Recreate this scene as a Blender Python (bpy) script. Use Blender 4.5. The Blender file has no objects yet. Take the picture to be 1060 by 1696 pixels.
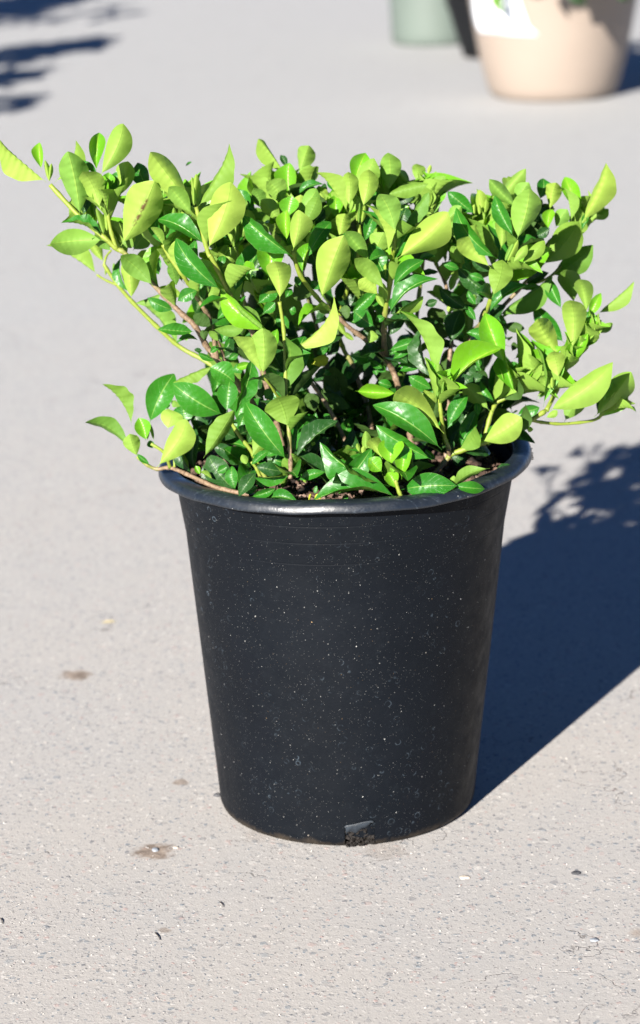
import bpy, bmesh, math, random
from mathutils import Vector, Matrix
R = math.radians
C = bpy.context.scene.collection
sc = bpy.context.scene
random.seed(7)

# ------------------------------------------------------------------ camera, sky, sun, exposure
cam_d = bpy.data.cameras.new('camera')
cam = bpy.data.objects.new('camera', cam_d); C.objects.link(cam)
cam_d.sensor_fit = 'VERTICAL'; cam_d.sensor_height = 36; cam_d.lens = 85
cam_d.clip_start = 0.05; cam_d.clip_end = 1000
CAM = Matrix.Translation((-0.031, -2.755, 1.197)) @ Matrix.Rotation(R(90 - 16.8), 4, 'X') @ Matrix.Rotation(R(-1.6), 4, 'Z')
cam.matrix_world = CAM
cam_d.dof.use_dof = True; cam_d.dof.focus_distance = 2.60; cam_d.dof.aperture_fstop = 5.0
sc.camera = cam

SUN_AZ, SUN_EL = R(27), R(24)          # sun stands in front-left of the scene, behind the camera's left shoulder
world = bpy.data.worlds.new('World'); sc.world = world; world.use_nodes = True
wn = world.node_tree.nodes; wl = world.node_tree.links
sky = wn.new('ShaderNodeTexSky'); sky.sky_type = 'NISHITA'; sky.sun_disc = False
sky.sun_elevation = SUN_EL; sky.sun_rotation = R(180) + SUN_AZ
sky.altitude = 2000; sky.air_density = 0.38; sky.dust_density = 0.0; sky.ozone_density = 5.0
wl.new(sky.outputs[0], wn['Background'].inputs[0]); wn['Background'].inputs[1].default_value = 0.05
sun_d = bpy.data.lights.new('sun', 'SUN'); sun_d.energy = 5.0; sun_d.angle = R(0.53); sun_d.color = (1.0, 0.95, 0.875)
sun = bpy.data.objects.new('sun', sun_d); C.objects.link(sun)
SUN_TRAVEL = Vector((math.sin(SUN_AZ) * math.cos(SUN_EL), math.cos(SUN_AZ) * math.cos(SUN_EL), -math.sin(SUN_EL)))
sun.rotation_euler = SUN_TRAVEL.to_track_quat('-Z', 'Y').to_euler(); sun.location = (-3, -4, 4)
vs = sc.view_settings
vs.view_transform = 'Standard'; vs.look = 'None'; vs.gamma = 1; vs.use_curve_mapping = False; vs.exposure = 1.66
sc.render.engine = 'CYCLES'
sc.cycles.use_denoising = True
sc.cycles.max_bounces = 8; sc.cycles.transparent_max_bounces = 8

# ------------------------------------------------------------------ helpers
F_PX = 85 / 36 * 1696
def ray(px, py):
    d = Vector(((px - 530) / F_PX, -(py - 848) / F_PX, -1))
    return CAM.translation, (CAM.to_3x3() @ d)
def at(px, py, Y):
    o, d = ray(px, py); return o + d * ((Y - o.y) / d.y)
def ground_at(px, py, z=0.0):
    o, d = ray(px, py); return o + d * ((z - o.z) / d.z)

def link(name, me, parent=None, mat=None):
    o = bpy.data.objects.new(name, me); C.objects.link(o)
    if mat is not None and me is not None and len(me.materials) == 0: me.materials.append(mat)
    if parent is not None: o.parent = parent
    return o
def from_bm(name, bm, mat, parent=None, smooth=True):
    me = bpy.data.meshes.new(name); bm.to_mesh(me); bm.free()
    if smooth:
        for p in me.polygons: p.use_smooth = True
    return link(name, me, parent, mat)
def tag(o, label=None, cat=None, group=None, kind=None):
    if label: o['label'] = label
    if cat: o['category'] = cat
    if group: o['group'] = group
    if kind: o['kind'] = kind
    return o
def empty(name, loc):
    o = bpy.data.objects.new(name, None); C.objects.link(o); o.location = loc; o.empty_display_size = .05
    return o

class NT:
    def __init__(s, name):
        s.m = bpy.data.materials.new(name); s.m.use_nodes = True
        s.n = s.m.node_tree.nodes; s.l = s.m.node_tree.links
        s.b = s.n['Principled BSDF']; s.out = s.n['Material Output']
    def new(s, t, **kw):
        x = s.n.new('ShaderNode' + t)
        for k, v in kw.items(): setattr(x, k, v)
        return x
    def put(s, sock, v):
        if hasattr(v, 'bl_idname') or isinstance(v, bpy.types.NodeSocket): s.l.new(v, sock)
        else: sock.default_value = v
    def math(s, op, a, b=0.0, c=0.0, clamp=False):
        x = s.new('Math', operation=op, use_clamp=clamp)
        for i, v in enumerate((a, b, c)):
            if isinstance(v, bpy.types.NodeSocket): s.l.new(v, x.inputs[i])
            else: x.inputs[i].default_value = v
        return x.outputs[0]
    def mix(s, f, a, b, blend='MIX'):
        x = s.new('Mix', data_type='RGBA', blend_type=blend)
        for sock, v in ((x.inputs[0], f), (x.inputs[6], a), (x.inputs[7], b)):
            if isinstance(v, bpy.types.NodeSocket): s.l.new(v, sock)
            elif sock.type == 'RGBA' and len(v) == 3: sock.default_value = (*v, 1)
            else: sock.default_value = v
        return x.outputs[2]
    def noise(s, scale, detail=4, rough=.55, vec=None, out=0, dist=0):
        x = s.new('TexNoise'); x.inputs['Scale'].default_value = scale; x.inputs['Detail'].default_value = detail
        x.inputs['Roughness'].default_value = rough; x.inputs['Distortion'].default_value = dist
        if vec is not None: s.l.new(vec, x.inputs['Vector'])
        return x.outputs[out]
    def voro(s, scale, vec=None, feature='F1', rnd=1.0):
        x = s.new('TexVoronoi', feature=feature); x.inputs['Scale'].default_value = scale
        x.inputs['Randomness'].default_value = rnd
        if vec is not None: s.l.new(vec, x.inputs['Vector'])
        return x
    def ramp(s, v, lo, hi, a=0.0, b=1.0):
        x = s.new('MapRange', clamp=True); s.l.new(v, x.inputs[0])
        for i, k in enumerate((lo, hi, a, b)): x.inputs[i + 1].default_value = k
        return x.outputs[0]
    def bump(s, h, dist, strength=1.0, normal=None):
        x = s.new('Bump'); x.inputs['Distance'].default_value = dist; x.inputs['Strength'].default_value = strength
        s.l.new(h, x.inputs['Height'])
        if normal is not None: s.l.new(normal, x.inputs['Normal'])
        return x.outputs[0]
    def setc(s, name, v):
        i = s.b.inputs[name]
        if isinstance(v, bpy.types.NodeSocket): s.l.new(v, i)
        elif isinstance(v, tuple) and len(v) == 3: i.default_value = (*v, 1)
        else: i.default_value = v

# ------------------------------------------------------------------ materials
def mat_ground():
    t = NT('weathered_concrete')
    pos = t.new('NewGeometry').outputs['Position']
    # large blotches
    n1 = t.noise(1.3, 5, .6, pos); n2 = t.noise(14, 4, .6, pos); n3 = t.noise(420, 3, .7, pos)
    col = t.mix(t.ramp(n1, .35, .65), (.385, .362, .338), (.345, .332, .322))
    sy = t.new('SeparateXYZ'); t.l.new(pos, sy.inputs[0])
    far_sheen = t.ramp(t.math('ADD', sy.outputs[1], t.math('MULTIPLY', t.math('SUBTRACT', n1, .5), 3)), -.3, 3.0)  # grazing sky sheen on the distant ground, painted in as a cooler colour
    col = t.mix(far_sheen, col, (.366, .370, .372))
    col = t.mix(t.ramp(n2, .3, .72, 0, .4), col, t.mix(far_sheen, (.42, .390, .362), (.375, .375, .38)))
    col = t.mix(t.ramp(n3, .3, .7, 0, .35), col, (.26, .245, .235))
    # aggregate, three sizes: flat stones showing through the cement skin
    wob = t.new('VectorMath', operation='ADD')
    wn_ = t.new('TexNoise'); wn_.inputs['Scale'].default_value = 160; t.l.new(pos, wn_.inputs['Vector'])
    sc_ = t.new('VectorMath', operation='SCALE'); t.l.new(wn_.outputs['Color'], sc_.inputs[0]); sc_.inputs['Scale'].default_value = .008
    t.l.new(pos, wob.inputs[0]); t.l.new(sc_.outputs[0], wob.inputs[1]); wp = wob.outputs[0]
    heights = []
    for scale, thr, share, size in ((62, .34, .80, 1), (110, .38, .66, 1), (230, .40, .55, 1)):
        v = t.voro(scale, wp)
        sep = t.new('SeparateColor'); t.l.new(v.outputs['Color'], sep.inputs[0])
        pick = t.math('GREATER_THAN', sep.outputs[0], share)
        blob = t.math('MULTIPLY', t.ramp(v.outputs['Distance'], thr, thr - .1), pick)
        hue = sep.outputs[1]
        c = t.mix(t.ramp(hue, .34, .36), (.14, .17, .20), (.36, .25, .23))
        c = t.mix(t.ramp(hue, .46, .48), c, (.5, .48, .455))
        c = t.mix(t.ramp(hue, .72, .74), c, (.23, .225, .225))
        c = t.mix(t.ramp(hue, .90, .92), c, (.10, .11, .13))
        col = t.mix(t.math('MULTIPLY', blob, t.ramp(sep.outputs[2], 0, 1, .15, .95)), col, c)
        heights.append(blob)
    # pin holes
    v = t.voro(210, wp); sep = t.new('SeparateColor'); t.l.new(v.outputs['Color'], sep.inputs[0])
    pit = t.math('MULTIPLY', t.ramp(v.outputs['Distance'], .24, .14), t.math('GREATER_THAN', sep.outputs[2], .86))
    # hairline cracks
    cv = t.voro(3.2, wp, 'DISTANCE_TO_EDGE')
    wn2 = t.new('TexNoise'); wn2.inputs['Scale'].default_value = 9; wn2.inputs['Detail'].default_value = 6; t.l.new(pos, wn2.inputs['Vector'])
    s2 = t.new('VectorMath', operation='SCALE'); t.l.new(wn2.outputs['Color'], s2.inputs[0]); s2.inputs['Scale'].default_value = .25
    a2 = t.new('VectorMath', operation='ADD'); t.l.new(pos, a2.inputs[0]); t.l.new(s2.outputs[0], a2.inputs[1]); t.l.new(a2.outputs[0], cv.inputs['Vector'])
    crack = t.math('MULTIPLY', t.ramp(cv.outputs['Distance'], .0045, .001), t.ramp(t.noise(5, 3, .6, pos), .50, .58))
    col = t.mix(t.math('MULTIPLY', crack, .75), col, (.13, .115, .105))
    col = t.mix(t.math('MULTIPLY', pit, .75), col, (.12, .115, .115))
    # the few brown stains
    sn = t.noise(55, 5, .65, pos)
    for (px, py, rad, k) in ((126, 1118, .026, .85), (256, 1411, .027, .85), (298, 1296, .012, .7), (640, 1409, .03, .25), (425, 1385, .02, .2), (1055, 1545, .012, .55), (272, 1541, .008, .6)):
        g = ground_at(px, py)
        d = t.new('VectorMath', operation='DISTANCE'); t.l.new(pos, d.inputs[0]); d.inputs[1].default_value = g
        e = t.math('ADD', d.outputs['Value'], t.math('MULTIPLY', t.math('SUBTRACT', sn, .5), rad * 1.8))
        m = t.ramp(e, rad, rad * .55, 0, k)
        col = t.mix(m, col, t.mix(t.ramp(sn, .38, .6), (.12, .085, .06), (.27, .21, .165)))
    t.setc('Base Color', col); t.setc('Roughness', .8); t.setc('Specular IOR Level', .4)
    h = t.math('ADD', t.math('MULTIPLY', n3, .8), t.math('MULTIPLY', t.noise(110, 4, .6, pos), 1.0))
    for x, k in zip(heights, (.35, .3, .25)): h = t.math('ADD', h, t.math('MULTIPLY', x, k))
    h = t.math('SUBTRACT', h, t.math('MULTIPLY', pit, 1.1)); h = t.math('SUBTRACT', h, t.math('MULTIPLY', crack, 1.2))
    t.setc('Normal', t.bump(h, .0011, .62))
    return t.m

def mat_pot(name='black_plastic', base=(.0024, .0035, .0055), speck=1.0, rough=.5):
    t = NT(name)
    pos = t.new('TexCoord').outputs['Object']
    col = t.mix(t.ramp(t.noise(7, 5, .6, pos), .35, .7), base, tuple(c * 1.25 for c in base))
    # chalky water marks and faint drip rings
    ring = t.voro(95, pos); sep = t.new('SeparateColor'); t.l.new(ring.outputs['Color'], sep.inputs[0])
    rr = t.math('ABSOLUTE', t.math('SUBTRACT', ring.outputs['Distance'], .38))
    rm = t.math('MULTIPLY', t.ramp(rr, .05, .015), t.math('GREATER_THAN', sep.outputs[0], .62))
    rm = t.math('MULTIPLY', rm, t.ramp(t.noise(120, 3, .7, pos), .48, .68))
    rm = t.math('MULTIPLY', rm, t.ramp(t.noise(9, 3, .6, pos), .46, .62))
    haze = t.math('MULTIPLY', t.ramp(t.noise(70, 6, .78, pos), .55, .85), .07)
    col = t.mix(t.math('MULTIPLY', rm, .6), col, (.09, .12, .15))
    col = t.mix(haze, col, (.06, .075, .09))
    # mineral flecks, three densities
    for scale, rad, share, k in ((62, .056, .2, .9), (118, .070, .2, .65), (230, .10, .3, .35), (400, .14, .4, .2)):
        v = t.voro(scale, pos); s2 = t.new('SeparateColor'); t.l.new(v.outputs['Color'], s2.inputs[0])
        f = t.math('MULTIPLY', t.ramp(v.outputs['Distance'], rad, rad * .55), t.math('GREATER_THAN', s2.outputs[0], share))
        f = t.math('MULTIPLY', f, t.ramp(s2.outputs[1], 0, 1, .15, k * speck))
        fc = t.mix(t.ramp(s2.outputs[2], .90, .93), (.42, .42, .40), (.30, .20, .10))
        col = t.mix(f, col, fc)
    sepz = t.new('SeparateXYZ'); t.l.new(pos, sepz.inputs[0])
    foot = t.math('ADD', sepz.outputs[2], t.math('MULTIPLY', t.math('SUBTRACT', t.noise(35, 5, .7, pos), .5), .03))
    col = t.mix(t.ramp(foot, .010, .0, 0, .35), col, (.10, .075, .05))
    t.setc('Base Color', col)
    t.setc('Roughness', t.ramp(t.noise(40, 5, .65, pos), .3, .75, rough - .08, rough + .17)); t.setc('Specular IOR Level', .12)
    t.setc('Normal', t.bump(t.math('ADD', t.noise(350, 2, .5, pos), t.math('MULTIPLY', t.noise(11, 3, .5, pos), 3)), .0005, .35))
    return t.m

def mat_rim():
    t = NT('scuffed_rim_plastic')
    pos = t.new('TexCoord').outputs['Object']
    mp = t.new('Mapping'); t.l.new(pos, mp.inputs[0]); mp.inputs['Rotation'].default_value = (.4, .2, .9); mp.inputs['Scale'].default_value = (1, 6, 2)
    scr = t.ramp(t.noise(45, 6, .75, mp.outputs[0], dist=1.5), .55, .72)
    col = t.mix(t.math('MULTIPLY', scr, .42), (.007, .010, .015), (.10, .125, .155))
    v = t.voro(120, pos); f = t.ramp(v.outputs['Distance'], .085, .05, 0, .6)
    col = t.mix(f, col, (.42, .42, .40))
    t.setc('Base Color', col); t.setc('Roughness', t.ramp(t.noise(60, 5, .7, pos), .3, .7, .26, .5)); t.setc('Specular IOR Level', .55)
    t.setc('Normal', t.bump(t.noise(160, 4, .6, pos), .0008, .35))
    return t.m

def mat_plain(name, col, rough=.6, var=.25, scale=8, bump=.0, bscale=60, spec=.4):
    t = NT(name); pos = t.new('TexCoord').outputs['Object']
    c = t.mix(t.ramp(t.noise(scale, 5, .6, pos), .3, .7), tuple(x * (1 - var) for x in col), tuple(min(1, x * (1 + var)) for x in col))
    t.setc('Base Color', c); t.setc('Roughness', rough); t.setc('Specular IOR Level', spec)
    if bump: t.setc('Normal', t.bump(t.noise(bscale, 4, .6, pos), bump, .8))
    return t.m

def mat_leaf(name, top, under, vein, rough, trans, tcol, spec=.5, blemish=False):
    t = NT(name)
    uv = t.new('UVMap').outputs[0]; sep = t.new('SeparateXYZ'); t.l.new(uv, sep.inputs[0])
    u, v = sep.outputs[0], sep.outputs[1]
    av = t.math('ABSOLUTE', t.math('SUBTRACT', v, .5))           # 0 at the midrib, .5 at the edge
    rnd = t.new('ObjectInfo').outputs['Random']
    gpos = t.new('NewGeometry')
    pos = gpos.outputs['Position']; back = gpos.outputs['Backfacing']
    n = t.noise(70, 4, .6, pos)
    def tone(c): return tuple(x * k for x, k in zip(c, (.60, .80, .8))), tuple(min(1, x * k) for x, k in zip(c, (1.18, 1.10, 1.1)))
    a, b = tone(top); ct = t.mix(rnd, a, b)
    a, b = tone(under); cu = t.mix(rnd, a, b)
    ct = t.mix(t.ramp(n, .35, .7, 0, .3), ct, tuple(x * .6 for x in top))
    # lateral veins, bending towards the tip
    ph = t.math('SUBTRACT', t.math('MULTIPLY', u, 9.0), t.math('MULTIPLY', av, 5.0))
    vf = t.math('ABSOLUTE', t.math('SUBTRACT', t.math('FRACT', ph), .5))
    lat = t.ramp(vf, .46, .5)
    mid = t.ramp(av, .035, .014)
    edge = t.ramp(av, .482, .496, 0, .35)
    vm = t.math('MAXIMUM', t.math('MULTIPLY', lat, .28), mid)
    ct = t.mix(t.math('MAXIMUM', t.math('MULTIPLY', vm, .75), edge), ct, vein)
    cu = t.mix(t.math('MULTIPLY', vm, .45), cu, tuple(min(1, x * 1.35) for x in under))
    # dust
    ct = t.mix(t.ramp(t.noise(160, 5, .75, pos), .56, .78, 0, .22), ct, (.22, .26, .2))
    col = t.mix(back, ct, cu)
    if blemish:
        m = t.math('MULTIPLY', t.ramp(av, .09, .02), t.ramp(t.noise(90, 5, .7, pos), .42, .55))
        m = t.math('MULTIPLY', m, t.ramp(u, .25, .35)); m = t.math('MULTIPLY', m, t.ramp(u, .8, .72))
        col = t.mix(m, col, (.10, .045, .02))
    t.setc('Base Color', col)
    t.setc('Roughness', t.mix(back, (rough,) * 3, (.62,) * 3)); t.setc('Specular IOR Level', spec)
    hgt = t.math('SUBTRACT', t.math('MULTIPLY', t.noise(240, 3, .5, pos), .4), t.math('MULTIPLY', vm, .8))
    bm = t.bump(hgt, .0006, .7); t.setc('Normal', bm)
    tr = t.new('BsdfTranslucent'); tc = t.mix(rnd, tuple(x * .8 for x in tcol), tcol)
    tc = t.mix(t.math('MULTIPLY', vm, .4), tc, tuple(x * .6 for x in tcol)); t.l.new(tc, tr.inputs[0]); t.l.new(bm, tr.inputs[1])
    ms = t.new('MixShader'); ms.inputs[0].default_value = trans
    t.l.new(t.b.outputs[0], ms.inputs[1]); t.l.new(tr.outputs[0], ms.inputs[2]); t.l.new(ms.outputs[0], t.out.inputs[0])
    return t.m

def mat_stem():
    t = NT('stem_bark')
    a = t.new('Attribute', attribute_name='wood').outputs['Fac']; pos = t.new('TexCoord').outputs['Object']
    n = t.noise(300, 4, .65, pos); m = t.ramp(t.math('ADD', a, t.math('MULTIPLY', t.math('SUBTRACT', n, .5), .5)), .35, .65)
    wood = t.mix(t.ramp(n, .35, .65), (.10, .062, .036), (.23, .16, .10))
    col = t.mix(m, t.mix(t.ramp(n, .3, .7), (.13, .19, .016), (.19, .23, .025)), wood)
    t.setc('Base Color', col); t.setc('Roughness', .55); t.setc('Normal', t.bump(n, .0006, .6))
    return t.m

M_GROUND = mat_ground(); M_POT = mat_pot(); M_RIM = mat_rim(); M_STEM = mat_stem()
LEAF = {
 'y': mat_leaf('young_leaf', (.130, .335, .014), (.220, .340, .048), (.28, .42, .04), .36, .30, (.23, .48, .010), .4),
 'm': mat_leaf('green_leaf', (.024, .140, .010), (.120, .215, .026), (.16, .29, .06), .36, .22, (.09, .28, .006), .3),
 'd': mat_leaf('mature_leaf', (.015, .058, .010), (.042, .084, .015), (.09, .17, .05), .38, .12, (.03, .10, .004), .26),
 'b': mat_leaf('blemished_leaf', (.130, .335, .014), (.220, .340, .048), (.28, .42, .04), .36, .30, (.23, .48, .010), .4, blemish=True),
 'g': mat_leaf('gold_leaf', (.42, .46, .015), (.42, .45, .03), (.45, .45, .05), .35, .32, (.5, .5, .015)),
}

# ------------------------------------------------------------------ setting: ground
bm = bmesh.new()
S = 260
vs_ = [bm.verts.new((x * S, y * S + 40, 0)) for x, y in ((-1, -1), (1, -1), (1, 1), (-1, 1))]
bm.faces.new(vs_)
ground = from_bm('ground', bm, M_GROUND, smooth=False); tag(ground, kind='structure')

# ------------------------------------------------------------------ the black nursery pot
def slant(v):                                     # the rim stands a little higher on its right side
    k = max(0, v.z / .44); v.z += v.x * math.tan(R(1.3)) * k * k; v.x -= .007 * (1 - min(1, k)); return v
def lathe(bm, prof, seg=168, keep=None, xf=None):
    rows = []
    for (r, z) in prof:
        rows.append([bm.verts.new((r * math.cos(2 * math.pi * i / seg), r * math.sin(2 * math.pi * i / seg), z)) for i in range(seg)])
    for a in range(len(rows) - 1):
        for i in range(seg):
            j = (i + 1) % seg
            if keep and not keep(a, i): continue
            bm.faces.new((rows[a][i], rows[a][j], rows[a + 1][j], rows[a + 1][i]))
    if xf:
        for row in rows:
            for v in row: xf(v.co)
    return rows

pot = empty('nursery_pot', (0, 0, 0))
tag(pot, 'speckled black plastic nursery pot holding the leafy green shrub', 'plant pot')
SEG = 168
HOLE_I = round((270 + 4.2) / 360 * SEG)             # the drain hole faces the camera, slightly right
HW = 3                                              # half width in segments
DZ = .018
wall = [(.1495, .001), (.1548, .003), (.1567, .008), (.1574, .016), (.1581, .024), (.1588, .032), (.1595, .040)]
for k in range(1, 13):
    z = .040 + (.338 + DZ - .040) * k / 12; wall.append((.1595 + (.1900 - .1595) * k / 12, z))
def wr_(z): return .1902 + (z - .338) * (.2018 - .1902) / .0705
wall += [(wr_(z) - g, z + DZ) for z, g in [(.3412, 0), (.3420, 0), (.3424, .0002), (.3430, .0002), (.3434, 0), (.3442, 0), (.3672, 0), (.3680, 0), (.3684, .0002), (.3690, .0002), (.3694, 0), (.3702, 0), (.3876, 0), (.3884, 0), (.3888, .0002), (.3894, .0002), (.3898, 0), (.3906, 0), (.4085, 0)]]
bm = bmesh.new()
def keep(a, i):
    if a <= 3 and (HOLE_I - HW) <= i < (HOLE_I + HW): return False
    if a == 4 and (HOLE_I - HW + 1) <= i < (HOLE_I + HW): return False
    return True
rows = lathe(bm, wall, SEG, keep, slant)
for k, i in enumerate(range(HOLE_I - HW, HOLE_I + HW + 1)):   # ragged tear line
    for a in (4, 5):
        rows[a][i % SEG].co.z += (.001, -.002, .0015, .002, -.0005, .002, .0025)[k] * (1 if a == 4 else .6)
inner = [(.1968, .4085 + DZ), (.190, .36 + DZ), (.1865, .338 + DZ), (.1545, .012), (.1520, .006)]
lathe(bm, inner[::1], SEG, lambda a, i: not (a == 3 and (HOLE_I - HW) <= i < (HOLE_I + HW)), slant)
body = from_bm('pot_wall', bm, M_POT, pot)
bm = bmesh.new()                                      # floor of the pot
ring = [bm.verts.new((-.007 + .1490 * math.cos(2 * math.pi * i / SEG), .1490 * math.sin(2 * math.pi * i / SEG), .0025)) for i in range(SEG)]
bm.faces.new(ring); from_bm('pot_base', bm, M_POT, pot, False)
# rim: rolled lip, slightly irregular
lip = [(.2012, .4098), (.2105, .4096), (.2180, .4094), (.2200, .4095), (.2207, .4104), (.2206, .4120), (.2196, .4150), (.2182, .4182), (.2160, .4202), (.2126, .4213), (.2075, .4217), (.2025, .4214), (.1998, .4202), (.1985, .4170), (.1968, .4098), (.2012, .4098)]
bm = bmesh.new()
def rimxf(v):
    a = math.atan2(v.y, v.x); k = .0012 * math.sin(3 * a + 1) + .0008 * math.sin(7 * a) + .0004 * math.sin(19 * a + 2)
    v.z += k; v.x *= 1 + k * 1.2; v.y *= 1 + k * 1.2
    slant(v)
lathe(bm, [(r, z + DZ) for r, z in lip], SEG, None, rimxf); from_bm('rim', bm, M_RIM, pot)
# torn flap over the drain hole
def pol(r, deg, z): return Vector((r * math.cos(R(deg)) - (.007 if z < .1 else 0), r * math.sin(R(deg)), z))
hc = HOLE_I / SEG * 360
bm = bmesh.new(); g = []
for j in range(6):
    row = []
    for i in range(9):
        s = (i / 8 - .5) * 2; tt = j / 5
        dep = tt * (.0125 - .009 * max(0, s) ** 1.5 - .002 * math.sin(s * 7))
        row.append(bm.verts.new(pol(.1592 - .0045 * tt + .0018 * math.sin(tt * 3.1), hc + s * 5.6 - .3, .0330 - dep + .0025 * s)))
    g.append(row)
for j in range(5):
    for i in range(8): bm.faces.new((g[j][i], g[j][i + 1], g[j + 1][i + 1], g[j + 1][i]))
M_FLAP = mat_plain('stretched_grey_plastic', (.020, .026, .034), .5, .5, 90, .0008, 200, .3)
fl = from_bm('hole_flap', bm, M_FLAP, pot); sm = fl.modifiers.new('thickness', 'SOLIDIFY'); sm.thickness = .0011
tag(fl, 'torn grey flap of plastic over the drain hole')

# pale torn edge round the hole
P = [pol(.1580, hc - 6.3, .004), pol(.1590, hc - 6.5, .016), pol(.1600, hc - 6.2, .030), pol(.1606, hc - 2, .0335), pol(.1608, hc + 3, .0350), pol(.1606, hc + 6.2, .0335), pol(.1592, hc + 6.6, .018), pol(.1580, hc + 6.3, .004)]
M_TORN = mat_plain('torn_plastic_edge', (.030, .036, .043), .5, .4, 150)
_pend = [q + Vector((random.uniform(-.0012, .0012), 0, random.uniform(-.002, .0015))) for q in P[2:6]]
# ------------------------------------------------------------------ soil
M_SOIL = mat_plain('dark_soil', (.02, .012, .008), .95, .5, 120, .003, 180)
M_BARK = NT('bark_chips')
_r = M_BARK.new('NewGeometry').outputs['Random Per Island']
_c = M_BARK.mix(M_BARK.ramp(_r, 0, .6), (.03, .016, .010), (.10, .058, .040)); _c = M_BARK.mix(M_BARK.ramp(_r, .7, 1), _c, (.30, .21, .165))
M_BARK.setc('Base Color', _c); M_BARK.setc('Roughness', .85)
M_BARK.setc('Normal', M_BARK.bump(M_BARK.noise(300, 4, .6), .001, .7)); M_BARK = M_BARK.m
def soil_z(x, y): return .393 + DZ + .006 * math.sin(x * 31 + 1) * math.cos(y * 27) + .008 * max(0, -y / .19)
soil = empty('potting_soil', (0, 0, .385 + DZ)); tag(soil, 'brown bark potting soil filling the black pot around the stems', 'soil')
bm = bmesh.new(); rows = []
for k in range(9):
    r = .188 * k / 8; n = 48
    rows.append([bm.verts.new((r * math.cos(2 * math.pi * i / n), r * math.sin(2 * math.pi * i / n), soil_z(r * math.cos(2 * math.pi * i / n), r * math.sin(2 * math.pi * i / n)) - .385 - DZ + random.uniform(-.003, .003))) for i in range(n)] if k else [bm.verts.new((0, 0, .008))] * n)
for k in range(8):
    for i in range(48):
        j = (i + 1) % 48
        f = [rows[k][i], rows[k + 1][i], rows[k + 1][j]] + ([rows[k][j]] if k else [])
        bm.faces.new(f)
from_bm('soil_bed', bm, M_SOIL, soil)
def chip(bm, c, s, rnd):
    m = Matrix.Translation(c) @ Matrix.Rotation(rnd.uniform(0, 6.28), 4, 'Z') @ Matrix.Rotation(rnd.uniform(-.7, .7), 4, 'X') @ Matrix.Rotation(rnd.uniform(-.7, .7), 4, 'Y')
    vv = []
    for x, y, z in ((-1, -.6, -.3), (1, -.4, -.3), (.8, .5, -.3), (-.7, .6, -.3), (-.8, -.4, .3), (.7, -.5, .25), (.9, .4, .35), (-.8, .35, .3)):
        vv.append(bm.verts.new(m @ Vector((x * s * rnd.uniform(.7, 1.2), y * s * rnd.uniform(.6, 1.2), z * s * rnd.uniform(.6, 1.4)))))
    for q in ((0, 3, 2, 1), (4, 5, 6, 7), (0, 1, 5, 4), (1, 2, 6, 5), (2, 3, 7, 6), (3, 0, 4, 7)): bm.faces.new([vv[i] for i in q])
rnd = random.Random(3); bm = bmesh.new()
for _ in range(1500):
    r = .185 * math.sqrt(rnd.random()); a = rnd.uniform(0, 6.283); x, y = r * math.cos(a), r * math.sin(a)
    chip(bm, Vector((x, y, soil_z(x, y) - .385 - DZ + .002)), rnd.choice((.003, .004, .005, .008)), rnd)
o = from_bm('bark_chips', bm, M_BARK, soil, False); tag(o, kind='stuff')
# root soil showing in the torn drain hole
bm = bmesh.new()
for _ in range(150):
    c = pol(.1515 + rnd.uniform(-.003, .004), hc + rnd.uniform(-6, 6), rnd.uniform(.002, .026)); c.z -= .385 + DZ
    chip(bm, c, rnd.choice((.002, .003, .004)), rnd)
M_ROOT = mat_plain('root_soil', (.007, .0045, .003), .8, .5, 200, .002, 250)
o = from_bm('root_crumbs', bm, M_ROOT, soil, False); tag(o, kind='stuff')

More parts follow.
